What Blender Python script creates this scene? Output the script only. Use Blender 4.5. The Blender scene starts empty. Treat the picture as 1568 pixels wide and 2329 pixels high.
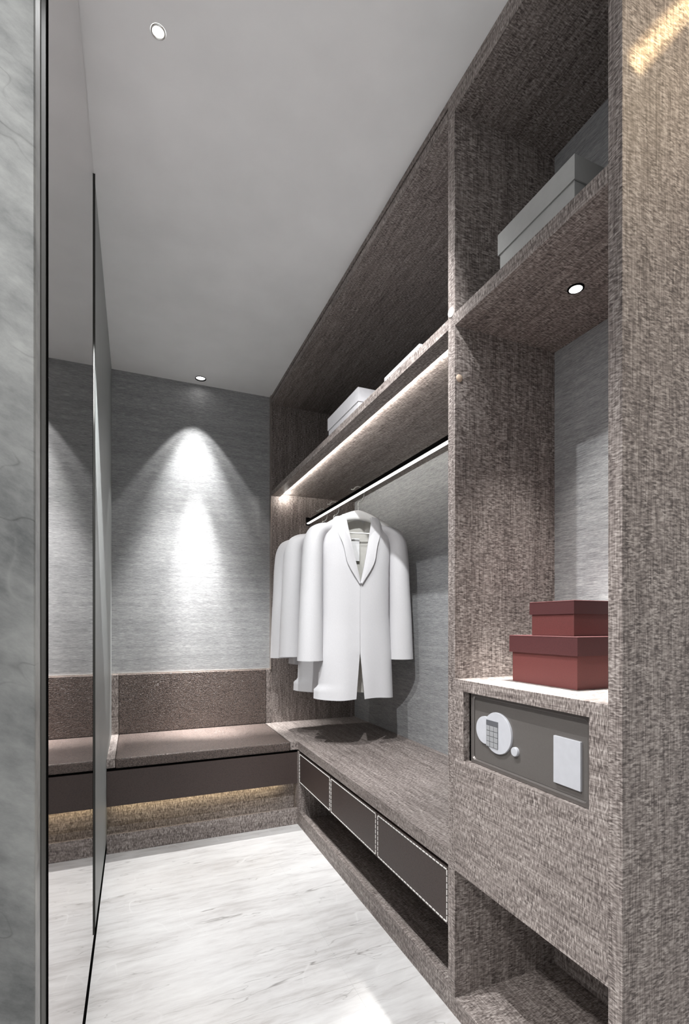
import bpy, bmesh, math, random
from mathutils import Vector, Matrix, Quaternion
S = bpy.context.scene
C = S.collection
random.seed(7)
PI = math.pi

# ------------------------------------------------------------------ camera
W_PX, H_PX, F_PX, CAM_H = 1568, 2329, 1137.3, 1.10
VP_X, HOR_Y = 305.6, 1420.8
yaw = math.atan((W_PX / 2 - VP_X) / F_PX)
cd = bpy.data.cameras.new('camera')
cam = bpy.data.objects.new('camera', cd); C.objects.link(cam)
cd.sensor_fit = 'HORIZONTAL'; cd.sensor_width = 36
cd.lens = 36 * F_PX / W_PX
cd.shift_y = (HOR_Y - H_PX / 2) / W_PX
cd.clip_start = 0.02
cam.location = (0, 0, CAM_H)
cam.rotation_euler = (PI / 2, 0, -yaw)
S.camera = cam

# ------------------------------------------------------------------ world, light, exposure
wd = bpy.data.worlds.new('world'); S.world = wd; wd.use_nodes = True
wb = wd.node_tree.nodes['Background']
wb.inputs[0].default_value = (0.97, 0.985, 1.0, 1); wb.inputs[1].default_value = 0.62
S.view_settings.view_transform = 'Standard'; S.view_settings.look = 'None'
S.view_settings.exposure = 0.22; S.view_settings.gamma = 1.0
S.view_settings.use_curve_mapping = False


def add_light(name, kind, loc, power, color=(1, 1, 1), target=None, **kw):
    ld = bpy.data.lights.new(name, kind); ld.energy = power; ld.color = color
    for k, v in kw.items(): setattr(ld, k, v)
    o = bpy.data.objects.new(name, ld); C.objects.link(o); o.location = loc
    if target is not None:
        o.rotation_euler = (Vector(target) - Vector(loc)).to_track_quat('-Z', 'Y').to_euler()
    return o


# unseen area light added at the left to brighten the wardrobe fronts
add_light('front_fill_area', 'AREA', (-2.5, -0.35, 1.75), 6, (1, 0.99, 0.98), (0.83, 0.75, 0.95), shape='RECTANGLE', size=1.3, size_y=1.3)
# warm bedroom ceiling lamp above the wardrobe end panel
add_light('bedroom_lamp', 'SPOT', (1.25, 0.05, 2.58), 20, (1.0, 0.78, 0.50), (1.05, 0.652, 1.7), spot_size=math.radians(110), spot_blend=0.8, shadow_soft_size=0.05)
# added narrow warm lamp: a slanted streak on the wardrobe end panel
wbm = add_light('warm_beam', 'AREA', (1.10, -1.5, 2.0), 0.15, (1.0, 0.78, 0.42), shape='RECTANGLE', size=0.36, size_y=0.024, spread=math.radians(1.2))
_n = (Vector((0.977, 0.652, 2.286)) - wbm.location).normalized(); _u = Vector((0.176, 0, 0.212)); _u = (_u - _n * _u.dot(_n)).normalized(); _v = (-_n).cross(_u)
wbm.rotation_euler = Matrix((_u, _v, -_n)).transposed().to_euler()
# ceiling downlight over the entrance (just above the frame)
add_light('entrance_spot', 'SPOT', (0.27, 0.85, 2.59), 140, (0.98, 0.992, 1.0), (1.22, 2.45, 0.85), spot_size=math.radians(50), spot_blend=0.6, shadow_soft_size=0.012)

add_light('entrance_floor_spot', 'SPOT', (0.27, 0.85, 2.59), 62, (0.98, 0.992, 1.0), (0.42, 1.22, 0), spot_size=math.radians(44), spot_blend=1.0, shadow_soft_size=0.012)
# unseen spot added high on the left as fill for the tall cupboard front
add_light('front_fill_spot', 'SPOT', (-0.95, 0.42, 2.585), 190, (1, 0.995, 0.985), (0.83, 0.78, 0.78), spot_size=math.radians(38), spot_blend=0.9, shadow_soft_size=0.06)

# ------------------------------------------------------------------ helpers
def srgb(r, g, b):
    f = lambda c: (c / 255 / 12.92) if c / 255 <= 0.04045 else ((c / 255 + 0.055) / 1.055) ** 2.4
    return (f(r), f(g), f(b), 1)


class NT:
    def __init__(s, name):
        s.m = bpy.data.materials.new(name); s.m.use_nodes = True
        s.t = s.m.node_tree; s.b = s.t.nodes['Principled BSDF']
    def n(s, typ, **kw):
        x = s.t.nodes.new('ShaderNode' + typ)
        for k, v in kw.items(): setattr(x, k, v)
        return x
    def l(s, a, b): s.t.links.new(a, b)
    def coord(s):
        return s.n('TexCoord').outputs['Object']
    def mapped(s, v, scale, loc=(0, 0, 0), rot=(0, 0, 0)):
        m = s.n('Mapping'); m.inputs['Scale'].default_value = scale; m.inputs['Location'].default_value = loc
        m.inputs['Rotation'].default_value = rot
        s.l(v, m.inputs['Vector']); return m.outputs[0]
    def noise(s, v, scale, detail=2, rough=0.5, dist=0.0):
        x = s.n('TexNoise'); x.inputs['Scale'].default_value = scale; x.inputs['Detail'].default_value = detail
        x.inputs['Roughness'].default_value = rough; x.inputs['Distortion'].default_value = dist
        s.l(v, x.inputs['Vector']); return x.outputs['Fac']
    def ramp(s, f, stops, interp='LINEAR'):
        r = s.n('ValToRGB'); cr = r.color_ramp; cr.interpolation = interp
        while len(cr.elements) < len(stops): cr.elements.new(0.5)
        for e, (p, c) in zip(cr.elements, stops):
            e.position = p; e.color = c if len(c) == 4 else (*c, 1)
        s.l(f, r.inputs[0]); return r.outputs[0]
    def math(s, op, a, b=None, clamp=False):
        x = s.n('Math', operation=op, use_clamp=clamp)
        for i, v in enumerate((a, b)):
            if v is None: continue
            if isinstance(v, (int, float)): x.inputs[i].default_value = v
            else: s.l(v, x.inputs[i])
        return x.outputs[0]
    def mix(s, f, a, b, mode='MIX'):
        x = s.n('Mix', data_type='RGBA', blend_type=mode)
        for i, v in ((0, f), (6, a), (7, b)):
            if isinstance(v, (int, float)): x.inputs[i].default_value = v
            elif isinstance(v, tuple): x.inputs[i].default_value = v
            else: s.l(v, x.inputs[i])
        return x.outputs[2]
    def warp(s, v, scale, amt):
        x = s.n('TexNoise'); x.inputs['Scale'].default_value = scale; x.inputs['Detail'].default_value = 2
        s.l(v, x.inputs['Vector'])
        a = s.n('VectorMath', operation='SUBTRACT'); s.l(x.outputs['Color'], a.inputs[0]); a.inputs[1].default_value = (.5, .5, .5)
        b = s.n('VectorMath', operation='SCALE'); s.l(a.outputs[0], b.inputs[0]); b.inputs['Scale'].default_value = amt
        c = s.n('VectorMath', operation='ADD'); s.l(v, c.inputs[0]); s.l(b.outputs[0], c.inputs[1]); return c.outputs[0]
    def bump(s, h, strength, dist):
        x = s.n('Bump'); x.inputs['Strength'].default_value = strength; x.inputs['Distance'].default_value = dist
        s.l(h, x.inputs['Height']); s.l(x.outputs[0], s.b.inputs['Normal'])
    def set(s, color=None, rough=None, metal=None, spec=None):
        if color is not None:
            if isinstance(color, tuple): s.b.inputs['Base Color'].default_value = color
            else: s.l(color, s.b.inputs['Base Color'])
        if rough is not None:
            if isinstance(rough, (int, float)): s.b.inputs['Roughness'].default_value = rough
            else: s.l(rough, s.b.inputs['Roughness'])
        if metal is not None: s.b.inputs['Metallic'].default_value = metal
        if spec is not None: s.b.inputs['Specular IOR Level'].default_value = spec
        return s.m


def plain(name, c, rough=0.5, metal=0.0, spec=0.5, var=0.03, vs=60.0):
    k = NT(name); v = k.coord(); f = k.noise(v, vs, 3)
    lo = tuple(x * (1 - var) for x in c[:3]) + (1,); hi = tuple(min(1, x * (1 + var)) for x in c[:3]) + (1,)
    return k.set(k.ramp(f, [(0.3, lo), (0.7, hi)]), rough, metal, spec)


def glow(name, c, strength):
    k = NT(name); k.set((0.8, 0.8, 0.8, 1), 0.4)
    k.b.inputs['Emission Color'].default_value = c; k.b.inputs['Emission Strength'].default_value = strength
    return k.m


def wood(name, axis):
    """grey brown figured veneer: narrow ribbons along the grain, each ribbed with short pale flecks across it"""
    k = NT(name); v0 = k.coord(); v = k.warp(v0, 9.0, 0.009)
    i = 'xyz'.index(axis)
    def sc(along, across): return tuple(along if j == i else across for j in range(3))
    fib = k.noise(k.mapped(v, sc(11, 310)), 1.0, 3, 0.6)                      # long fibres
    flk = k.noise(k.mapped(k.warp(v, 55, 0.006), sc(300, 88), (3, 5, 7)), 1.0, 2, 0.5)   # ribs across
    msk = k.noise(k.mapped(v0, sc(14, 60), (9, 2, 4)), 1.0, 2)                # where the ribs show
    rib = k.noise(k.mapped(v, sc(1.6, 42), (1, 8, 3)), 1.0, 2)                # ribbons
    drk = k.ramp(k.noise(k.mapped(v, sc(7, 150), (4, 4, 9)), 1.0, 3, 0.65), [(0.60, (0, 0, 0)), (0.72, (1, 1, 1))])
    flm = k.math('MULTIPLY', k.math('SUBTRACT', flk, 0.5), k.math('MULTIPLY', msk, 2.5))
    h = k.math('ADD', k.math('ADD', k.math('MULTIPLY', k.math('SUBTRACT', fib, 0.5), 0.75), flm), 0.5)
    h = k.math('ADD', h, k.math('MULTIPLY', k.math('SUBTRACT', rib, 0.5), 0.30))
    h = k.math('SUBTRACT', h, k.math('MULTIPLY', drk, 0.13))
    col = k.ramp(h, [(0.2, srgb(76, 68, 65)), (0.42, srgb(116, 107, 103)), (0.58, srgb(144, 135, 130)), (0.82, srgb(182, 173, 168))])
    k.bump(h, 0.45, 0.0012)
    return k.set(col, 0.55, 0, 0.35)


def leather(name, c1, c2, rough=0.42, scale=120.0, b=0.5):
    """pebbled hide: rounded bumps parted by winding dark furrows"""
    k = NT(name); v = k.coord()
    n = k.noise(k.warp(v, scale * 0.8, 0.004), scale, 1, 0.4)
    f = k.math('ABSOLUTE', k.math('SUBTRACT', n, 0.5))
    f = k.ramp(f, [(0.0, (0, 0, 0)), (0.11, (1, 1, 1))])
    g = k.math('ADD', k.math('MULTIPLY', f, 0.75), k.math('MULTIPLY', k.noise(v, scale * 2.3, 2), 0.25))
    k.bump(g, b, 0.003)
    return k.set(k.ramp(g, [(0.2, c2), (0.8, c1)]), rough, 0, 0.5)


def grass(name, axis):
    """metallic grey grasscloth: fine horizontal threads"""
    k = NT(name); v = k.coord(); i = 'xyz'.index(axis)
    sc = lambda a, c: tuple(a if j == i else c for j in range(3))
    t1 = k.noise(k.mapped(v, sc(22, 420)), 1.0, 3, 0.6)
    t2 = k.noise(k.mapped(v, sc(80, 850), (2, 3, 5)), 1.0, 2, 0.6)
    t3 = k.noise(k.mapped(v, sc(3, 60), (4, 1, 5)), 1.0, 2, 0.5)
    h = k.math('ADD', k.math('ADD', k.math('MULTIPLY', t1, 0.5), k.math('MULTIPLY', t2, 0.35)), k.math('MULTIPLY', t3, 0.15))
    k.bump(h, 0.35, 0.001)
    return k.set(k.ramp(h, [(0.33, srgb(104, 104, 106)), (0.5, srgb(150, 151, 152)), (0.68, srgb(194, 194, 193))]), 0.5, 0.0, 0.4)


def marble(name, base, dark, light, vein, rough, along, across, rot, crack=0.6, white=0.3, amt=1.0):
    """cloudy marble with streaks along one direction, broken dark cracks and hair-fine white veins"""
    k = NT(name); v0 = k.coord()
    r_ = k.mapped(v0, (1, 1, 1), (0, 0, 0), rot)
    v = k.mapped(k.warp(r_, 2.2, 0.16), (along, across, across))
    cloud = k.noise(v, 1.0, 5, 0.6)
    fine = k.noise(k.mapped(k.warp(r_, 6, 0.03), (along * 3, across * 5, across * 5), (3, 1, 2)), 1.0, 7, 0.72)
    big = k.noise(r_, 1.7, 2)
    h = k.math('ADD', k.math('ADD', k.math('MULTIPLY', cloud, 0.42), k.math('MULTIPLY', fine, 0.40)), k.math('MULTIPLY', big, 0.2))
    h = k.math('ADD', k.math('MULTIPLY', k.math('SUBTRACT', h, 0.5), amt), 0.5)
    col = k.ramp(h, [(0.36, dark), (0.5, base), (0.63, light)])
    n2 = k.noise(k.mapped(k.warp(r_, 9, 0.03), (along * 0.55, across * 0.75, across * 0.75), (5, 4, 1)), 1.0, 3, 0.6)
    vm = k.ramp(k.math('ABSOLUTE', k.math('SUBTRACT', n2, 0.5)), [(0.0, (1, 1, 1)), (0.007, (0, 0, 0))])
    br = k.ramp(k.noise(k.mapped(r_, (3.5, 7, 7), (3, 3, 3)), 1.0, 2), [(0.5, (0, 0, 0)), (0.66, (1, 1, 1))])
    col = k.mix(k.math('MULTIPLY', k.math('MULTIPLY', vm, br), crack), col, vein)
    n4 = k.noise(k.mapped(k.warp(r_, 14, 0.022), (along * 0.8, across * 1.3, across * 1.3), (1, 9, 4)), 1.0, 3, 0.6)
    vm4 = k.ramp(k.math('ABSOLUTE', k.math('SUBTRACT', n4, 0.5)), [(0.0, (1, 1, 1)), (0.005, (0, 0, 0))])
    br4 = k.ramp(k.noise(k.mapped(r_, (5, 11, 11), (8, 3, 1)), 1.0, 2), [(0.46, (0, 0, 0)), (0.6, (1, 1, 1))])
    col = k.mix(k.math('MULTIPLY', k.math('MULTIPLY', vm4, br4), crack * 0.6), col, vein)
    n3 = k.noise(k.mapped(k.warp(r_, 5, 0.10), (3.0, 2.2, 2.2), (7, 1, 2), (0, 0, 0.9)), 1.0, 2, 0.5)
    wm = k.ramp(k.math('ABSOLUTE', k.math('SUBTRACT', n3, 0.5)), [(0.0, (1, 1, 1)), (0.006, (0, 0, 0))])
    wb_ = k.ramp(k.noise(r_, 4.3, 2), [(0.5, (0, 0, 0)), (0.62, (1, 1, 1))])
    col = k.mix(k.math('MULTIPLY', k.math('MULTIPLY', wm, wb_), white), col, light)
    return k.set(col, rough, 0, 0.5)


def brushed(name, c1, c2, rough, metal):
    k = NT(name); v = k.coord()
    f = k.noise(k.mapped(v, (260, 260, 3)), 1.0, 3)
    return k.set(k.ramp(f, [(0.3, c1), (0.7, c2)]), rough, metal)


M = {}
for ax in 'xyz': M['wood_' + ax] = wood('veneer_grain_' + ax, ax)
M['leather'] = leather('dark_brown_leather', srgb(96, 83, 77), srgb(54, 46, 43), 0.42, 125, 0.6)
M['leather_front'] = leather('smooth_brown_leather', srgb(68, 56, 52), srgb(54, 44, 41), 0.5, 200, 0.25)
M['grass_x'] = grass('grasscloth_x', 'x'); M['grass_y'] = grass('grasscloth_y', 'y')
M['floor'] = marble('pale_marble', srgb(207, 205, 204), srgb(176, 172, 170), srgb(222, 221, 220), srgb(96, 90, 86), 0.28, 2.0, 9.0, (0, 0, -0.03), 0.7, 0.9, 1.05)
M['stone'] = marble('grey_marble', srgb(138, 139, 138), srgb(97, 99, 99), srgb(164, 165, 163), srgb(60, 60, 58), 0.4, 3.2, 4.2, (0, -0.6, 0), 0.9, 0.5, 1.3)
M['grout'] = plain('joint_filler', srgb(225, 224, 222), 0.6)
M['ceiling'] = plain('ceiling_paint', srgb(243, 244, 244), 0.75, vs=6)
M['black'] = plain('black_metal', srgb(18, 18, 18), 1.0, spec=0.0)
M['dark_metal'] = brushed('dark_bronze_metal', srgb(58, 59, 56), srgb(74, 75, 71), 0.6, 0.0)
M['trim'] = brushed('champagne_trim', srgb(160, 150, 142), srgb(188, 178, 170), 0.3, 0.7)
M['panel'] = brushed('grey_wall_cloth', srgb(140, 143, 142), srgb(162, 165, 163), 0.45, 0.0)
M['white_cloth'] = plain('white_wool', srgb(204, 203, 205), 0.8, spec=0.2, vs=300)
M['lining'] = plain('grey_lining', srgb(196, 194, 188), 0.7)
M['hanger'] = plain('white_lacquer', srgb(240, 239, 237), 0.35)
M['chrome'] = plain('chrome', srgb(225, 225, 222), 0.15, 1.0)
M['wire'] = plain('white_wire', srgb(232, 232, 228), 0.25, 0.3)
M['white_box'] = plain('white_board', srgb(222, 221, 224), 0.55)
M['grey_box'] = plain('grey_board', srgb(172, 173, 171), 0.55)
M['red_box'] = plain('dark_red_board', srgb(98, 50, 48), 0.55, vs=400, var=0.12)
M['red_lid'] = plain('dark_red_lid_board', srgb(78, 42, 43), 0.5, vs=400, var=0.12)
M['safe'] = plain('graphite_steel', srgb(107, 103, 100), 0.42, 0.3, vs=500, var=0.05)
M['safe_rim'] = plain('polished_graphite_rim', srgb(112, 107, 104), 0.28, 0.5, var=0.02)
M['safe_dark'] = plain('dark_steel', srgb(48, 49, 49), 0.4, 0.4)
M['plate'] = plain('pale_grey_plastic', srgb(184, 185, 190), 0.4)
M['key'] = plain('grey_keys', srgb(146, 147, 149), 0.45)
M['display'] = plain('dark_display', srgb(92, 93, 97), 0.3)
M['stitch'] = plain('white_thread', srgb(235, 232, 228), 0.6)
M['cap'] = plain('beige_plastic', srgb(200, 178, 158), 0.5)
M['lens'] = glow('lit_lens', (1, 0.98, 0.95, 1), 9.0)
M['strip'] = glow('led_strip', (1, 0.99, 0.95, 1), 1.5)
M['seat_tag'] = plain('white_tag', srgb(225, 225, 226), 0.6)
mk = NT('smoked_mirror'); mk.set((0.61, 0.575, 0.57, 1), 0.02, 1.0); M['mirror'] = mk.m


def root(name, loc, label, cat, group=None, rz=0.0):
    o = bpy.data.objects.new(name, None); C.objects.link(o); o.location = loc; o.rotation_euler = (0, 0, rz)
    o.empty_display_size = 0.05
    o['label'] = label; o['category'] = cat
    if group: o['group'] = group
    return o


def origin_of(p):
    v = Vector((0, 0, 0))
    while p is not None:
        v += Vector(p.location); p = p.parent
    return v


def obj(name, bm, mat, parent=None, smooth=False, local=False, kind=None, label=None, mats=None):
    """link bm as one mesh object; coordinates are world ones unless local"""
    me = bpy.data.meshes.new(name)
    bmesh.ops.recalc_face_normals(bm, faces=bm.faces[:])
    if not local and parent is not None:
        bmesh.ops.translate(bm, verts=bm.verts[:], vec=-origin_of(parent))
    bm.to_mesh(me); bm.free()
    for m in (mats or [mat]): me.materials.append(m)
    if smooth:
        for p in me.polygons: p.use_smooth = True
    o = bpy.data.objects.new(name, me); C.objects.link(o)
    if parent is not None: o.parent = parent
    if kind: o['kind'] = kind
    if label: o['label'] = label
    return o


def add_box(bm, x0, x1, y0, y1, z0, z1, bev=0.0):
    t = bmesh.new()
    vs = [t.verts.new((x, y, z)) for x in (x0, x1) for y in (y0, y1) for z in (z0, z1)]
    for f in ((0, 1, 3, 2), (4, 6, 7, 5), (0, 4, 5, 1), (2, 3, 7, 6), (0, 2, 6, 4), (1, 5, 7, 3)):
        t.faces.new([vs[i] for i in f])
    bmesh.ops.recalc_face_normals(t, faces=t.faces[:])
    if bev: bmesh.ops.bevel(t, geom=t.edges[:], offset=bev, segments=2, affect='EDGES', profile=0.5)
    me = bpy.data.meshes.new('tmp'); t.to_mesh(me); t.free(); bm.from_mesh(me); bpy.data.meshes.remove(me)
    return bm


def box(x0, x1, y0, y1, z0, z1, bev=0.0): return add_box(bmesh.new(), x0, x1, y0, y1, z0, z1, bev)


def prism(pts, z0, z1, bev=0.0):
    bm = bmesh.new()
    a = [bm.verts.new((x, y, z0)) for x, y in pts]; b = [bm.verts.new((x, y, z1)) for x, y in pts]
    bm.faces.new(a[::-1]); bm.faces.new(b)
    n = len(pts)
    for i in range(n): bm.faces.new((a[i], a[(i + 1) % n], b[(i + 1) % n], b[i]))
    bmesh.ops.recalc_face_normals(bm, faces=bm.faces[:])
    if bev: bmesh.ops.bevel(bm, geom=bm.edges[:], offset=bev, segments=2, affect='EDGES', profile=0.5)
    return bm


def prism_x(pts, x0, x1, bev=0.0, cap_bev=None):
    """outline of (y, z) pushed along x"""
    bm = bmesh.new()
    a = [bm.verts.new((x0, y, z)) for y, z in pts]; b = [bm.verts.new((x1, y, z)) for y, z in pts]
    bm.faces.new(a[::-1]); bm.faces.new(b); n = len(pts)
    for i in range(n): bm.faces.new((a[i], a[(i + 1) % n], b[(i + 1) % n], b[i]))
    bmesh.ops.recalc_face_normals(bm, faces=bm.faces[:])
    if bev:
        ed = [e for e in bm.edges if abs(e.verts[0].co.x - x0) < 1e-6 and abs(e.verts[1].co.x - x0) < 1e-6]
        bmesh.ops.bevel(bm, geom=ed, offset=bev, segments=2, affect='EDGES', profile=0.5)
    return bm


def tube(pts, r, n=10, closed=False, bm=None, rr=None):
    """swept round bar along the points"""
    bm = bm or bmesh.new(); P = [Vector(p) for p in pts]; rings = []
    up = Vector((0, 0, 1))
    for i, p in enumerate(P):
        t = (P[min(i + 1, len(P) - 1)] - P[max(i - 1, 0)]).normalized()
        u = up.cross(t)
        if u.length < 1e-3: u = Vector((0, 1, 0)).cross(t)
        u.normalize(); v = t.cross(u); q = rr[i] if rr else r
        rings.append([bm.verts.new(p + q * (math.cos(2 * PI * j / n) * u + math.sin(2 * PI * j / n) * v)) for j in range(n)])
    for a, b in zip(rings, rings[1:]):
        for j in range(n): bm.faces.new((a[j], a[(j + 1) % n], b[(j + 1) % n], b[j]))
    bm.faces.new(rings[0][::-1]); bm.faces.new(rings[-1])
    return bm


def spline(pts, k=6):
    """Catmull-Rom through the points"""
    P = [Vector(p) for p in pts]; out = []
    for i in range(len(P) - 1):
        p0, p1, p2, p3 = P[max(i - 1, 0)], P[i], P[i + 1], P[min(i + 2, len(P) - 1)]
        for j in range(k):
            t = j / k
            out.append(0.5 * ((2 * p1) + (p2 - p0) * t + (2 * p0 - 5 * p1 + 4 * p2 - p3) * t * t + (3 * p1 - p0 - 3 * p2 + p3) * t ** 3))
    out.append(P[-1]); return out


def lathe(profile, loc, n=40, down=False):
    """profile of (radius, z) turned about the vertical through loc"""
    bm = bmesh.new(); rings = []
    for r, z in profile:
        rings.append([bm.verts.new((loc[0] + r * math.cos(2 * PI * j / n), loc[1] + r * math.sin(2 * PI * j / n), loc[2] + z)) for j in range(n)])
    for a, b in zip(rings, rings[1:]):
        for j in range(n): bm.faces.new((a[j], a[(j + 1) % n], b[(j + 1) % n], b[j]))
    return bm


def disc(r, loc, n=40):
    bm = bmesh.new()
    bm.faces.new([bm.verts.new((loc[0] + r * math.cos(2 * PI * j / n), loc[1] + r * math.sin(2 * PI * j / n), loc[2])) for j in range(n)])
    return bm


def bored(o, holes, z0, z1):
    """cut round holes (x, y, r) through the object"""
    mw = origin_of(o.parent) if o.parent else Vector((0, 0, 0))
    bm = bmesh.new()
    for x, y, r in holes:
        add = lathe([(r, z0), (r, z1)], (x, y, 0), 40)
        for f in list(add.faces): pass
        vs = sorted(add.verts, key=lambda v: v.co.z)
        bot = [v for v in add.verts if abs(v.co.z - z0) < 1e-6]; top = [v for v in add.verts if abs(v.co.z - z1) < 1e-6]
        add.verts.index_update()
        add.faces.new(bot[::-1]); add.faces.new(top)
        bmesh.ops.recalc_face_normals(add, faces=add.faces[:])
        me = bpy.data.meshes.new('t'); add.to_mesh(me); add.free(); bm.from_mesh(me); bpy.data.meshes.remove(me)
    bmesh.ops.translate(bm, verts=bm.verts[:], vec=-mw + mw)
    me = bpy.data.meshes.new('cutter'); bm.to_mesh(me); bm.free()
    co = bpy.data.objects.new('cutter', me); C.objects.link(co)
    md = o.modifiers.new('holes', 'BOOLEAN'); md.operation = 'DIFFERENCE'; md.solver = 'EXACT'; md.object = co
    dg = bpy.context.evaluated_depsgraph_get(); dg.update()
    nm = bpy.data.meshes.new_from_object(o.evaluated_get(dg))
    o.modifiers.clear(); old = o.data; o.data = nm; bpy.data.meshes.remove(old); nm.name = o.name
    bpy.data.objects.remove(co); bpy.data.meshes.remove(me)


def structure(name, bm, mat, label=None, smooth=False):
    o = obj(name, bm, mat, smooth=smooth); o['kind'] = 'structure'
    if label: o['label'] = label
    return o


# ------------------------------------------------------------------ measures (metres)
XL, XF, XB = -0.123, 0.831, 1.43          # left wall plane, wardrobe front plane, wardrobe back
YB, CEIL = 3.243, 2.605                   # back wall, ceiling
D0, D1 = 1.1747, 1.2077                   # divider between tall unit and hanging unit
E0, E1 = 0.652, 0.682                     # near end panel
YF = 2.645                                # bench front
CT0, CT1 = 0.412, 0.456                   # counter top slab
SH0, SH1 = 1.945, 1.976                   # long shelf
TOP = 2.546                               # underside of the wardrobe top

# ------------------------------------------------------------------ room
fl = structure('floor', box(-2.6, 2.6, -1.6, 3.4, -0.05, -0.0008), M['grout'], 'pale grey marble floor of large polished tiles')
xs = [-2.6, -1.35, XL, 0.614, 1.35, 2.6]; ys = [-1.6, -0.6, 0.6, 1.4, 2.6, 3.4]
for i in range(len(xs) - 1):
    for j in range(len(ys) - 1):
        g = 0.0003
        obj('tile', box(xs[i] + g, xs[i + 1] - g, ys[j] + g, ys[j + 1] - g, -0.02, 0.0, 0.0004), M['floor'], fl)
DL = [(0.056, 1.353, 0.019), (0.374, 3.16, 0.032)]
ce = structure('ceiling', box(-2.6, 2.6, -1.6, 3.4, CEIL, CEIL + 0.12), M['ceiling'], 'plain pale grey painted ceiling')
bored(ce, [(x, y, r) for x, y, r in DL], CEIL - 0.05, CEIL + 0.08)
structure('wall_back', box(XL - 0.12, XB + 0.15, YB, YB + 0.12, 0, CEIL), M['grass_x'], 'back wall covered in grey grasscloth paper')
structure('wall_right', box(XB + 0.012, 1.75, E1 + 0.02, YB, 0, CEIL), M['grass_y'])
structure('wall_right_front', box(1.235, 2.6, E0 + 0.01, E0 + 0.1, 0, CEIL), M['ceiling'])['label'] = 'plain wall beyond the wardrobe end panel'
structure('wall_front', box(-2.6, XL, 0.7815, 0.8225, 0, CEIL, 0.002), M['stone'], 'grey marble wall slab at the entrance')
structure('wall_left', box(XL - 0.03, XL, 1.874, YB, 0.065, CEIL), M['panel'], 'grey brushed wall panel between mirror and back wall')
structure('wall_left_core', box(XL - 0.15, XL - 0.032, 0.8225, YB, 0, CEIL), M['black'])
structure('baseboard_left', box(XL - 0.034, XL - 0.0012, 0.8225, YB - 0.001, 0, 0.065), M['black'], 'recessed black baseboard under mirror and wall panel')
structure('trim_1', box(XL, 0.836, YB - 0.006, YB, 0.806, 0.812), M['trim'], 'thin metal strip under the grasscloth')
structure('trim_2', box(0.826, 0.8305, YB - 0.034, YB, 0.806, CEIL), M['trim'], 'thin metal strip at the right edge of the grasscloth')

# mirror on the left wall
t = root('wall_mirror', (XL, 1.35, 0.065), 'tall smoked wall mirror in a slim dark frame on the left wall', 'mirror')
obj('mirror_glass', box(XL - 0.02, XL - 0.001, 0.8725, 1.862, 0.067, CEIL - 0.002), M['mirror'], t)
fr = box(XL - 0.03, XL + 0.001, 0.8225, 0.8725, 0.065, CEIL)
add_box(fr, XL - 0.03, XL + 0.001, 1.862, 1.874, 0.065, CEIL)
add_box(fr, XL - 0.03, XL - 0.021, 0.8725, 1.862, 0.065, CEIL)
obj('frame', fr, M['dark_metal'], t)
fe = box(XL + 0.001, XL + 0.003, 0.866, 0.8735, 0.065, CEIL); add_box(fe, XL + 0.001, XL + 0.0025, 1.861, 1.865, 0.065, CEIL)
obj('edge_bead', fe, M['black'], t)


# downlights
def downlight(name, x, y, z, r, depth, label, ring):
    t = root(name, (x, y, z), label, 'downlight')
    obj('trim_ring', lathe([(r + ring, 0.0), (r + ring, -0.002), (r, -0.003), (r - 0.0006, 0.0), (r - 0.001, depth), (r - 0.0018, depth)], (x, y, z)), M['chrome'] if depth == 0.003 else M['black'], t, True)
    obj('lens', lathe([(0.0005, depth - 0.001), (r - 0.0012, depth - 0.001)], (x, y, z)), M['lens'], t)
    return t


downlight('ceiling_downlight', *DL[0][:2], CEIL, 0.0145, 0.003, 'small recessed ceiling downlight nearest the viewer', 0.0035)
add_light('near_spot', 'SPOT', (0.056, 1.353, CEIL - 0.006), 135, (0.98, 0.992, 1.0), (0.22, 1.42, 0), spot_size=math.radians(92), spot_blend=0.9, shadow_soft_size=0.012)
add_light('near_spot_wash', 'SPOT', (0.056, 1.353, CEIL - 0.006), 42, (0.98, 0.992, 1.0), (0.95, 1.75, 1.75), spot_size=math.radians(84), spot_blend=0.8, shadow_soft_size=0.012)
add_light('near_spot_side', 'SPOT', (0.056, 1.353, CEIL - 0.006), 420, (0.98, 0.992, 1.0), (XL, 2.10, 1.62), spot_size=math.radians(13), spot_blend=0.4, shadow_soft_size=0.012)
downlight('ceiling_downlight', *DL[1][:2], CEIL, 0.029, 0.006, 'dark ringed ceiling downlight close to the back wall', 0.004)
BS = (0.345, 3.07, CEIL - 0.006)
add_light('bench_spot_wide', 'SPOT', BS, 17, (1, 0.995, 0.985), (0.345, 3.07, 0), spot_size=math.radians(66), spot_blend=0.15, shadow_soft_size=0.01)
add_light('bench_spot_mid', 'SPOT', BS, 16, (1, 0.995, 0.985), (0.345, 3.07, 0), spot_size=math.radians(53), spot_blend=0.5, shadow_soft_size=0.01)
add_light('bench_spot_inner', 'SPOT', BS, 120, (1, 0.995, 0.985), (0.35, 3.42, 0), spot_size=math.radians(46), spot_blend=1.0, shadow_soft_size=0.01)
add_light('bench_spot_front', 'SPOT', BS, 140, (1, 0.995, 0.985), (0.35, 2.35, 0), spot_size=math.radians(32), spot_blend=0.9, shadow_soft_size=0.01)
add_light('bench_spot_oval', 'SPOT', BS, 520, (1, 0.995, 0.985), (0.36, 3.20, 0.456), spot_size=math.radians(19), spot_blend=1.0, shadow_soft_size=0.01).scale = (2.6, 1, 1)
add_light('bench_spot_seat', 'SPOT', BS, 420, (1, 0.98, 0.96), (0.39, 3.10, 0.456), spot_size=math.radians(11), spot_blend=1.0, shadow_soft_size=0.01).scale = (1.7, 1, 1)
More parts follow.
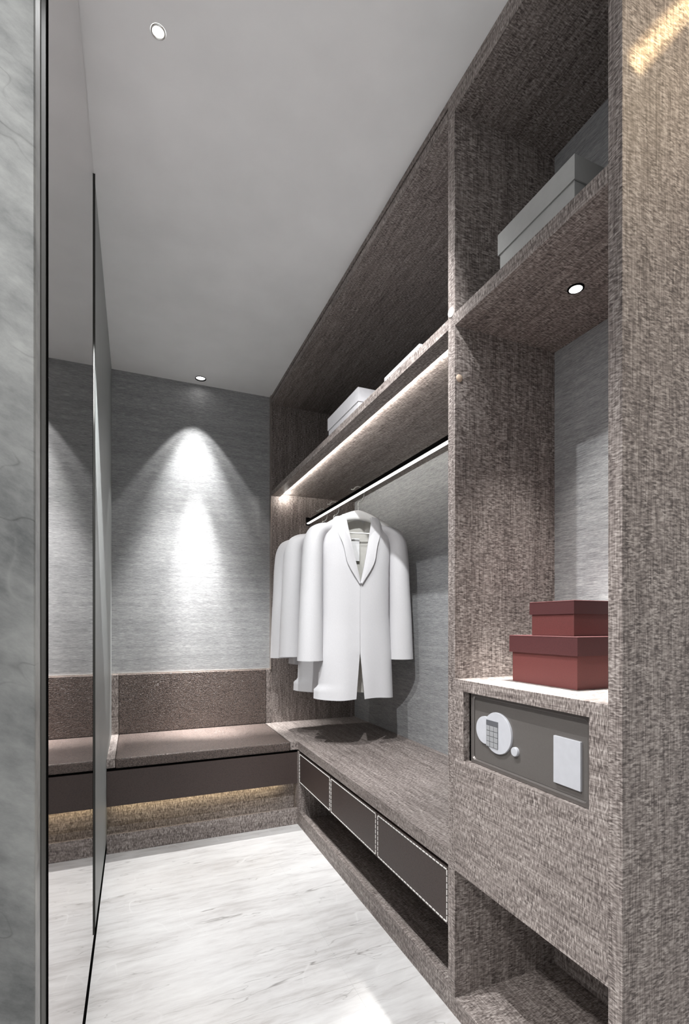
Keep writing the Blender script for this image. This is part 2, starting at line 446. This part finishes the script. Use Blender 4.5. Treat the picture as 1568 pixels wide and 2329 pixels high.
add_light('bench_spot_core', 'SPOT', BS, 560, (1, 0.985, 0.97), (0.38, 3.24, 0.456), spot_size=math.radians(21), spot_blend=1.0, shadow_soft_size=0.01)

# ------------------------------------------------------------------ hanging wardrobe (left)
t = root('hanging_wardrobe', (1.1, 2.2, CT1), 'open grey brown wardrobe section with one long shelf above white coats', 'wardrobe')
obj('end_panel', box(XF, XB, 3.211, YB - 0.001, CT1, TOP + 0.0585), M['wood_z'], t)
tp = box(XF, XB, D1, 3.211, TOP, 2.576); add_box(tp, XF + 0.03, XB, D1, 3.211, 2.576, 2.5845); add_box(tp, XF, XB, D1, 3.211, 2.5845, CEIL - 0.001)
obj('top_panel', tp, M['wood_y'], t)
sh = box(XF, XF + 0.058, D1, 3.211, SH0, SH1, 0.0008); add_box(sh, XF + 0.058, XB, D1, 3.211, 1.960, SH1)
s = obj('shelf', sh, M['wood_y'], t)
ls = obj('light_strip', box(XF + 0.0582, XF + 0.060, D1 + 0.005, 3.205, 1.9575, 1.9598), M['strip'], s)
obj('back_panel', box(XB - 0.002, XB + 0.01, D1, 3.211, CT1, TOP), M['grass_y'], t, label='grey grasscloth back panel')
add_light('shelf_led', 'AREA', (XF + 0.066, 2.2, 1.9535), 3.0, (1, 0.96, 0.90), (XF + 0.8, 2.2, 2.10), shape='RECTANGLE', size=1.96, size_y=0.008, spread=math.radians(100))
add_light('shelf_led_end', 'POINT', (XF + 0.085, 3.165, 1.945), 0.55, (1, 0.96, 0.90), shadow_soft_size=0.004)

# tall unit (right)
t = root('tall_wardrobe', (1.0, 0.92, 0), 'tall open cupboard with wall safe, red box niche and grey box niche', 'wardrobe')
obj('side_panel', box(XF, XB, D0, D1, 0, TOP + 0.0005), M['wood_z'], t)
XT = 1.20
obj('end_panel', box(XF, 1.235, E0, E1, 0, CEIL - 0.001, 0.0006), M['wood_z'], t)
obj('top_panel', box(XF, XT, E1, D1, TOP, CEIL - 0.001), M['wood_y'], t)
obj('back_board', box(XT, XT + 0.012, E1, D0, 0.05, 0.425), M['wood_y'], t)
obj('back_panel', box(XT, XT + 0.012, E1, D0, 0.425, TOP), M['grass_y'], t, label='grey grasscloth back panel')
NL = (1.018, 0.928, 0.0165)
s = obj('shelf', box(XF, XT, E1, D0, SH0 - 0.004, SH1, 0.0008), M['wood_y'], t)
co = origin_of(t)
# the niche light sits in a hole through the shelf: cut in the shelf's own frame
s.location = (0, 0, 0)
obj('shelf', box(XF + 0.001, XT, E1, D0, 0.917, 0.948, 0.0008), M['wood_y'], t)
FP = bmesh.new()                                               # front board with the opening of the safe
SY0, SY1, SZ0, SZ1 = 0.7252, 1.135, 0.7262, 0.9165
outer = [(E1, 0.41), (D0, 0.41), (D0, 0.9475), (E1, 0.9475)]; inner = [(SY0, SZ0), (SY1, SZ0), (SY1, SZ1), (SY0, SZ1)]
vo = [[FP.verts.new((x, y, z)) for y, z in outer] for x in (XF, XF + 0.02)]
vi = [[FP.verts.new((x, y, z)) for y, z in inner] for x in (XF, XF + 0.02)]
for k in range(4):
    n = (k + 1) % 4
    FP.faces.new((vo[0][k], vo[0][n], vi[0][n], vi[0][k])); FP.faces.new((vo[1][k], vi[1][k], vi[1][n], vo[1][n]))
    FP.faces.new((vo[0][k], vo[1][k], vo[1][n], vo[0][n])); FP.faces.new((vi[0][k], vi[0][n], vi[1][n], vi[1][k]))
obj('front_board', FP, M['wood_y'], t)
obj('inner_shelf', box(XF + 0.021, XT, E1, D0, 0.41, 0.425), M['wood_y'], t)
obj('plinth', box(XF, XT, E1, D0, 0, 0.052, 0.0008), M['wood_y'], t)
lp = bmesh.new()
bmesh.ops.create_cone(lp, cap_ends=True, segments=28, radius1=0.0125, radius2=0.011, depth=0.004, matrix=Matrix.Translation((XF - 0.0015, 1.191, 1.9865)) @ Matrix.Rotation(PI / 2, 4, 'Y'))
obj('sensor_light', lp, M['strip'], t, True, label='small round white sensor light')
cp = bmesh.new()
bmesh.ops.create_cone(cp, cap_ends=True, segments=24, radius1=0.011, radius2=0.0095, depth=0.003, matrix=Matrix.Translation((0.8455, D0 - 0.001, 1.7955)) @ Matrix.Rotation(PI / 2, 4, 'X'))
obj('screw_cap', cp, M['cap'], t, True, label='beige screw cap')
downlight('shelf_downlight', NL[0], NL[1], SH0 - 0.004, 0.0165, -0.0018, 'small round downlight under the shelf above the red boxes', 0.0035)
add_light('niche_spot', 'SPOT', (NL[0], NL[1], SH0 - 0.012), 26, (1, 0.975, 0.94), (NL[0] + 0.01, NL[1], 0), spot_size=math.radians(70), spot_blend=1.0, shadow_soft_size=0.012)
add_light('niche_spot_core', 'SPOT', (NL[0], NL[1], SH0 - 0.012), 190, (1, 0.975, 0.94), (NL[0] - 0.03, NL[1], 0), spot_size=math.radians(36), spot_blend=0.7, shadow_soft_size=0.012)

# drawer base under the counter
t = root('drawer_base', (0.85, 2.0, 0), 'low drawer base with three stitched brown leather fronts below the counter', 'cabinet')
obj('plinth_rail', box(XF, XF + 0.026, D1, YF, 0, 0.075, 0.0008), M['wood_y'], t)
obj('corner_post', box(XF, XF + 0.03, YF - 0.022, YF, 0.075, 0.404), M['wood_z'], t)
obj('end_wall', box(XF + 0.03, 1.40, YF - 0.02, YF - 0.002, 0.0, 0.41), M['wood_z'], t)
obj('bottom_board', box(XF + 0.026, 1.40, D1, YF - 0.02, 0.0, 0.03), M['wood_y'], t)
obj('back_board', box(1.40, 1.415, D1, YF, 0.0, 0.41), M['wood_y'], t)
obj('top_rail', box(XF + 0.03, 1.39, D1 + 0.001, YF - 0.022, 0.404, 0.4115), M['black'], t)
for k, (a, b) in enumerate(((2.152, 2.621), (1.674, 2.1475), (1.2105, 1.6695))):
    d = obj('drawer', box(XF + 0.003, XF + 0.022, a, b, 0.233, 0.3995, 0.0015), M['leather_front'], t)
    add_b = box(XF + 0.022, 1.36, a + 0.01, b - 0.01, 0.236, 0.385)
    obj('drawer_box', add_b, M['wood_y'], d)
    st = bmesh.new(); i0, i1 = a + 0.0065, b - 0.0065; z0, z1 = 0.2405, 0.392; w = 0.0017
    def run(p, q, fn):
        n = max(1, round((q - p) / 0.0195)); stp = (q - p) / n
        for i in range(n): fn(p + i * stp + 0.0022, p + (i + 1) * stp - 0.0022)
    for z in (z0, z1): run(i0, i1, lambda u, v, z=z: add_box(st, XF + 0.0012, XF + 0.0042, u, v, z - w, z + w))
    for y in (i0, i1): run(z0, z1, lambda u, v, y=y: add_box(st, XF + 0.0012, XF + 0.0042, y - w, y + w, u, v))
    so = obj('stitching', st, M['stitch'], d, kind='stuff', label='white saddle stitching')

# continuous counter top, L-shaped
ct = obj('countertop', prism([(XF, D1), (XB, D1), (XB, 3.211), (0.7905, 3.211), (0.7905, YB - 0.001), (0.7901, YB - 0.001), (0.7901, YF - 0.002), (XF, YF - 0.002)], CT0, CT1), M['wood_y'])
ct['label'] = 'grey brown veneer counter top running below the hanging coats'; ct['category'] = 'counter'

# ------------------------------------------------------------------ bench
t = root('bench', (0.35, 2.9, 0), 'built-in bench with dark leather seat and leather back across the end wall', 'bench')
sc = box(-0.0845, 0.7895, YF - 0.002, YB - 0.02, CT0 - 0.005, CT1 - 0.001, 0.007)
obj('seat', sc, M['leather'], t, label='dark brown pebbled leather seat')
obj('side_strip', box(XL + 0.0005, -0.0855, YF - 0.002, YB - 0.02, CT0, CT1, 0.0008), M['wood_y'], t)
obj('backrest', box(-0.0845, 0.7975, YB - 0.02, YB - 0.0005, CT1, 0.806, 0.003), M['leather'], t, label='dark brown pebbled leather backrest')
obj('back_strip', box(XL + 0.0005, -0.0855, YB - 0.02, YB - 0.0005, CT1, 0.806), M['wood_x'], t)
obj('back_strip', box(0.7985, 0.8302, YB - 0.02, YB - 0.0005, CT1, 0.806), M['wood_x'], t)
obj('seat_support', box(XL + 0.001, XF - 0.002, YF + 0.012, YB - 0.02, 0.395, 0.406), M['black'], t)
obj('apron', box(XL + 0.001, XF - 0.001, YF + 0.001, YF + 0.02, 0.226, 0.3955, 0.001), M['leather_front'], t, label='smooth dark brown leather apron')
obj('plinth', box(XL + 0.001, XF - 0.001, YF, YF + 0.016, 0, 0.090, 0.0008), M['wood_x'], t)
obj('niche_floor', box(XL + 0.001, XF - 0.001, YF + 0.016, 2.712, 0, 0.03), M['wood_x'], t)
obj('niche_back', box(XL + 0.001, XF - 0.001, 2.712, 2.73, 0.0, 0.395), M['wood_x'], t)
obj('niche_side', box(XF - 0.001, XF + 0.001, YF + 0.001, 2.73, 0.0, 0.395), M['wood_z'], t)
obj('light_strip', box(-0.10, 0.76, 2.6655, 2.6672, 0.232, 0.248), M['trim'], t)
add_light('bench_led', 'AREA', (0.325, 2.668, 0.240), 0.75, (1.0, 0.80, 0.46), (0.325, 2.712, 0.205), shape='RECTANGLE', size=0.84, size_y=0.008, spread=math.radians(150))

# ------------------------------------------------------------------ clothes rail
RX, RZ = 1.082, 1.797
t = root('clothes_rail', (RX, 2.2, RZ), 'dark clothes rail with a white light line below the long shelf', 'rail')
obj('bar', box(RX - 0.009, RX + 0.009, D1, 3.205, RZ - 0.018, RZ + 0.008, 0.001), M['black'], t)
obj('light_line', box(RX - 0.0115, RX + 0.004, D1 + 0.001, 3.2, RZ - 0.0195, RZ - 0.0135, 0.0006), M['strip'], t, label='white light line')
obj('flange', box(RX - 0.014, RX + 0.014, 3.205, 3.211, RZ - 0.026, RZ + 0.026, 0.001), M['black'], t)


# ------------------------------------------------------------------ hangers and coats
def lerp_tab(tab, z):
    if z <= tab[0][0]: return tab[0][1]
    for (a, va), (b, vb) in zip(tab, tab[1:]):
        if z <= b:
            q = (z - a) / (b - a); q = q * q * (3 - 2 * q) if False else q
            return va + (vb - va) * q
    return tab[-1][1]


def hanger(name, y, rz, label):
    t = root(name, (RX, y, RZ), label, 'hanger', 'white hangers on the clothes rail', rz)
    L = lambda p: (p[0], p[1], p[2] - RZ)
    pts = spline([L(p) for p in ((0.0, 0, 1.695), (0.0, 0, 1.738), (0.016, 0, 1.747), (0.029, 0, 1.768), (0.027, 0, 1.803), (0.006, 0, 1.8215), (-0.014, 0, 1.819), (-0.026, 0, 1.807), (-0.040, 0, 1.806))], 6)
    obj('hook', tube(pts, 0.0031, 8), M['wire'], t, True, True)
    bm = bmesh.new(); rings = []; N = 24
    for i in range(N + 1):
        x = -0.215 + 0.43 * i / N; a = abs(x) / 0.215
        zc = 1.674 - 0.092 * a ** 1.5; hh = 0.026 * (1 - 0.5 * a); th = 0.014 + 0.008 * a
        yc = -0.016 * a * a
        rings.append([bm.verts.new(L((x, yc + th * math.cos(q), zc + hh * (abs(math.sin(q)) ** 0.7) * (1 if math.sin(q) >= 0 else -1)))) for q in [2 * PI * j / 14 for j in range(14)]])
    for a, b in zip(rings, rings[1:]):
        for j in range(14): bm.faces.new((a[j], a[(j + 1) % 14], b[(j + 1) % 14], b[j]))
    bm.faces.new(rings[0]); bm.faces.new(rings[-1])
    obj('shoulder_bar', bm, M['hanger'], t, True, True)
    obj('trouser_bar', tube([L(p) for p in ((-0.17, 0, 1.625), (-0.168, 0, 1.583), (-0.15, 0, 1.579), (0.15, 0, 1.579), (0.168, 0, 1.583), (0.17, 0, 1.625))], 0.0042, 8), M['hanger'], t, True, True)
    return t


def coat(name, y, rz, hem, cuff, label, vent=True):
    zc = 1.655
    t = root(name, (RX - 0.014, y, zc), label, 'coat', 'white coats on the clothes rail', rz)
    zsh = 1.568
    def ztop(x): a = abs(x); return zc if a < 0.07 else zc - (zc - zsh) * (a - 0.07) / 0.12
    Wt = [(0.70, 0.205), (0.95, 0.196), (1.15, 0.182), (1.40, 0.182), (1.52, 0.190), (1.60, 0.198)]
    Dt = [(0.70, 0.085), (1.10, 0.074), (1.40, 0.078), (1.55, 0.068), (1.66, 0.055)]
    zv, zs = 1.318, hem + 0.225                                # foot of the lapels, top of the slit
    def xo(z):
        if z > zv: q = (z - zv) / (zc - zv); return 0.002 + 0.068 * q ** 0.9
        if z < zs: return 0.001 + 0.020 * ((zs - z) / 0.225)
        return 0.0006
    def W(z, sd):
        w = lerp_tab(Wt, z)
        if vent and sd < 0: w += 0.022 * max(0, min(1, (hem + 0.066 - z) / 0.014))
        return w
    def prof(s, z, zt):
        d = lerp_tab(Dt, z) * max(0.0, 1 - s ** 3.2) ** 0.55
        return d * max(0.0, min(1, (zt - z) / 0.085)) ** 0.5
    def hemz(x, b): return hem + 0.004 * math.sin(x * 21 + b) + (0.012 if b > 1 else 0)
    def sheet(bm, sd, front, ns=16, nr=72):
        g = []
        for i in range(nr + 1):
            row = []
            for j in range(ns + 1):
                s = j / ns; x0 = s * 0.19; zt = ztop(x0); r = i / nr
                h0 = hemz(sd * x0, 0.3 if front else 2.0); z = h0 + r * (zt - h0)
                w = W(z, sd); a = xo(z) if front else 0.0
                x = a + s * (w - a)
                yy = prof(min(1, x / w), z, zt + (0.085 if (not front and x0 < 0.07) else 0))
                if front and z > zv: yy = prof(min(1, x / w), z, zt + 0.085 * max(0, 1 - x0 / 0.1))
                wave = 0.006 * math.sin(x * 34 + 1.3 * sd) * max(0, min(1, (1.25 - z) / 0.5)) * (1 - s ** 4)
                yv = -(yy + wave) if front else (yy + wave)
                if front and sd < 0 and z > zs: yv -= 0.003 * max(0, 1 - s * 6)
                row.append(bm.verts.new((sd * x, yv, z - zc)))
            g.append(row)
        for a, b in zip(g, g[1:]):
            for j in range(ns): bm.faces.new((a[j], a[j + 1], b[j + 1], b[j]))
    bm = bmesh.new()
    for sd in (-1, 1): sheet(bm, sd, True); sheet(bm, sd, False)
    bmesh.ops.remove_doubles(bm, verts=bm.verts[:], dist=0.0004)
    body = obj('body', bm, M['white_cloth'], t, True, True, mats=[M['white_cloth'], M['lining']])
    md = body.modifiers.new('thickness', 'SOLIDIFY'); md.thickness = 0.004; md.offset = -1; md.material_offset = 1; md.material_offset_rim = 0; body.modifiers.new('crisp', 'EDGE_SPLIT').split_angle = 0.9
    # sleeves
    for sd in (-1, 1):
        path = spline([(0.125, 0, 1.606), (0.186, 0, 1.586), (0.222, 0, 1.540), (0.233, -0.002, 1.45), (0.238, -0.004, 1.30), (0.243, -0.008, 1.12), (0.246, -0.012, cuff)], 5)
        n = len(path); bm = bmesh.new(); rings = []
        RXs = [(0, 0.018), (0.12, 0.030), (0.25, 0.046), (0.45, 0.052), (0.7, 0.056), (1.0, 0.067)]
        RYs = [(0, 0.024), (0.12, 0.050), (0.25, 0.066), (0.45, 0.070), (0.7, 0.064), (1.0, 0.060)]
        for i, p in enumerate(path):
            f = i / (n - 1)
            tg = (path[min(i + 1, n - 1)] - path[max(i - 1, 0)]).normalized()
            if i == n - 1: tg = Vector((0, 0, -1))
            u = Vector((0, 1, 0)).cross(tg).normalized()
            if u.x < 0: u = -u
            rx, ry = lerp_tab(RXs, f), lerp_tab(RYs, f)
            ring = []
            for j in range(28):
                q = 2 * PI * j / 28
                fold = 1 + 0.02 * math.sin(3 * q + 5 * f) * f
                v = p + u * (rx * fold * math.cos(q)) + Vector((0, 1, 0)) * (ry * fold * math.sin(q))
                ring.append(bm.verts.new((sd * v.x, v.y, v.z - zc)))
            rings.append(ring)
        for a, b in zip(rings, rings[1:]):
            for j in range(28): bm.faces.new((a[j], a[(j + 1) % 28], b[(j + 1) % 28], b[j]))
        bm.faces.new(rings[0])
        o = obj('sleeve', bm, M['white_cloth'], t, True, True)
        md = o.modifiers.new('thickness', 'SOLIDIFY'); md.thickness = 0.004; md.offset = -1; o.modifiers.new('crisp', 'EDGE_SPLIT').split_angle = 0.9
    # shawl collar and lapels: one strip on each side of the opening
    for sd in (-1, 1):
        inn = spline([(0.0, 0.052, 1.668), (0.042, 0.044, 1.677), (0.068, 0.008, 1.674), (0.070, -0.040, 1.625), (0.047, -0.071, 1.520), (0.022, -0.083, 1.410), (0.001, -0.088, 1.312)], 6)
        out = spline([(0.0, 0.070, 1.628), (0.062, 0.060, 1.632), (0.104, 0.004, 1.640), (0.112, -0.056, 1.572), (0.089, -0.084, 1.500), (0.068, -0.091, 1.408), (0.006, -0.092, 1.306)], 6)
        bm = bmesh.new(); rows = []
        for a, b in zip(inn, out):
            m_ = (a + b) / 2 + Vector((0.0, -0.003, 0.002))
            rows.append([bm.verts.new((sd * v.x, v.y, v.z - zc)) for v in (a, a.lerp(m_, 0.55), m_, m_.lerp(b, 0.6), b)])
        for a, b in zip(rows, rows[1:]):
            for j in range(4): bm.faces.new((a[j], a[j + 1], b[j + 1], b[j]))
        o = obj('lapel', bm, M['white_cloth'], t, True, True)
        md = o.modifiers.new('thickness', 'SOLIDIFY'); md.thickness = 0.0035; md.offset = 0; o.modifiers.new('crisp', 'EDGE_SPLIT').split_angle = 0.9
    # tag sewn in the back of the neck
    bm = prism([(-0.022, 0.0), (0.022, 0.0), (0.022, 0.001), (-0.022, 0.001)], 1.44 - zc, 1.56 - zc)
    bmesh.ops.translate(bm, verts=bm.verts[:], vec=(0.012, 0.050, 0))
    obj('neck_tag', bm, M['seat_tag'], t, False, True)
    return t


RZ_C = math.radians(-8)
hanger('coat_hanger', 2.385, RZ_C, 'white hanger inside the coat nearest the viewer')
hanger('coat_hanger', 2.734, RZ_C, 'white hanger of the middle coat on the rail')
hanger('coat_hanger', 2.928, RZ_C, 'white hanger nearest the end panel of the wardrobe')
coat('white_coat', 2.385, RZ_C, 0.722, 0.918, 'long white coat at the front of the rail, lapels in view')
coat('white_coat', 2.734, RZ_C, 0.722, 0.918, 'long white coat in the middle of the three on the rail')
coat('white_coat', 2.928, RZ_C, 0.86, 0.90, 'shorter white jacket hanging last on the rail by the end panel', False)


# ------------------------------------------------------------------ boxes
def lidded_box(name, x0, x1, y0, y1, z0, z1, lid, mat, label, group, over=0.004, lid_mat=None):
    t = root(name, ((x0 + x1) / 2, (y0 + y1) / 2, z0), label, 'box', group)
    obj('body', box(x0 + over, x1 - over, y0 + over, y1 - over, z0, z1 - 0.004, 0.0012), mat, t)
    L = box(x0, x1, y0, y1, z1 - 0.004, z1, 0.001)
    for a in ((x0, x0 + 0.0032, y0, y1), (x1 - 0.0032, x1, y0, y1), (x0 + 0.0032, x1 - 0.0032, y0, y0 + 0.0032), (x0 + 0.0032, x1 - 0.0032, y1 - 0.0032, y1)):
        add_box(L, *a, z1 - lid, z1 - 0.0038)
    obj('lid', L, lid_mat or mat, t)
    return t


lidded_box('storage_box', 0.90, 1.18, 1.987, 2.36, SH1, 2.138, 0.061, M['white_box'], 'white lidded storage box on the long shelf near the end wall', 'storage boxes on the upper shelf')
lidded_box('storage_box', 0.90, 1.16, 1.478, 1.738, SH1, 2.0625, 0.05, M['white_box'], 'low white box half hidden by the long shelf edge', 'storage boxes on the upper shelf')
lidded_box('storage_box', 0.90, 1.15, 0.8236, 1.078, SH1, 2.1455, 0.056, M['grey_box'], 'grey lidded box in the top niche of the tall cupboard', 'storage boxes on the upper shelf')
lidded_box('red_box', 0.940, 1.172, 0.852, 1.079, 0.948, 1.072, 0.045, M['red_box'], 'larger dark red box resting on the niche shelf', 'red boxes in the niche', 0.006, M['red_lid'])
lidded_box('red_box', 0.965, 1.140, 0.885, 1.030, 1.072, 1.159, 0.033, M['red_box'], 'smaller dark red box stacked on top of the larger one', 'red boxes in the niche', 0.004, M['red_lid'])

# ------------------------------------------------------------------ safe
t = root('wall_safe', (0.9, 0.93, SZ0), 'small graphite steel safe with keypad set into the cupboard front', 'safe')


def rrect(y0, y1, z0, z1, r, n=6):
    p = []
    for cy, cz, a0 in ((y1 - r, z1 - r, 0), (y0 + r, z1 - r, PI / 2), (y0 + r, z0 + r, PI), (y1 - r, z0 + r, 1.5 * PI)):
        for i in range(n + 1):
            a = a0 + PI / 2 * i / n; p.append((cy + r * math.cos(a), cz + r * math.sin(a)))
    return p


SX = 0.853
obj('housing', box(SX + 0.006, 1.18, SY0 + 0.0005, SY1 - 0.0005, SZ0 + 0.0005, SZ1 - 0.0005), M['safe_dark'], t)
# raised rim around the recessed door
rim_o = rrect(SY0 + 0.001, SY1 - 0.012, SZ0 + 0.001, SZ1 - 0.001, 0.004); rim_i = rrect(SY0 + 0.02, SY1 - 0.021, SZ0 + 0.012, SZ1 - 0.012, 0.010)
rim_m = rrect(SY0 + 0.017, SY1 - 0.018, SZ0 + 0.009, SZ1 - 0.009, 0.011)
bm = bmesh.new(); n = len(rim_o)
R = [[bm.verts.new((x, y, z)) for y, z in pts] for x, pts in ((SX + 0.006, rim_o), (SX - 0.006, rim_o), (SX - 0.006, rim_m), (SX - 0.002, rim_i), (SX + 0.006, rim_i))]
for a, b in zip(R, R[1:]):
    for k in range(n): bm.faces.new((a[k], a[(k + 1) % n], b[(k + 1) % n], b[k]))
obj('frame', bm, M['safe_rim'], t)
dr = obj('door', prism_x(rrect(SY0 + 0.0205, SY1 - 0.0215, SZ0 + 0.0125, SZ1 - 0.0125, 0.0098), SX, SX + 0.006), M['safe'], t)
# keypad plate: two merged circles
c1, r1, c2, r2 = (1.0185, 0.8245), 0.0525, (1.0655, 0.8235), 0.0362
pts = []
for i in range(96):
    a = 2 * PI * i / 96; best = 0
    for c, r in ((c1, r1), (c2, r2)):
        oy, oz = c1[0] - c[0], c1[1] - c[1]; dy, dz = math.cos(a), math.sin(a)
        b_ = oy * dy + oz * dz; q = b_ * b_ - (oy * oy + oz * oz - r * r)
        if q >= 0: best = max(best, -b_ + math.sqrt(q))
    pts.append((c1[0] + best * math.cos(a), c1[1] + best * math.sin(a)))
kp = obj('keypad_plate', prism_x(pts, SX - 0.006, SX, 0.0012), M['plate'], dr, label='pale grey keypad plate')
ky0, ky1 = 1.0129, 1.0581
obj('display', box(SX - 0.0072, SX - 0.006, ky0, ky1, 0.8400, 0.8533), M['display'], dr)
obj('keypad_base', box(SX - 0.0066, SX - 0.006, ky0, ky1, 0.7850, 0.8400), M['display'], dr)
for i in range(3):
    for j in range(4):
        w_, h_ = (ky1 - ky0) / 3, 0.055 / 4
        obj('key', box(SX - 0.0082, SX - 0.0066, ky0 + i * w_ + 0.0007, ky0 + (i + 1) * w_ - 0.0007, 0.785 + j * h_ + 0.0007, 0.785 + (j + 1) * h_ - 0.0007, 0.0004), M['key'], dr)
kn = obj('knob', prism_x([(0.9545 + 0.0112 * math.cos(2 * PI * i / 32), 0.7925 + 0.0112 * math.sin(2 * PI * i / 32)) for i in range(32)], SX - 0.008, SX, 0.002), M['plate'], dr, label='small pale grey knob')
obj('cover_plate', box(SX - 0.006, SX, 0.7605, 0.8326, 0.7555, 0.8580, 0.0006), M['plate'], dr, label='blank pale grey plate')
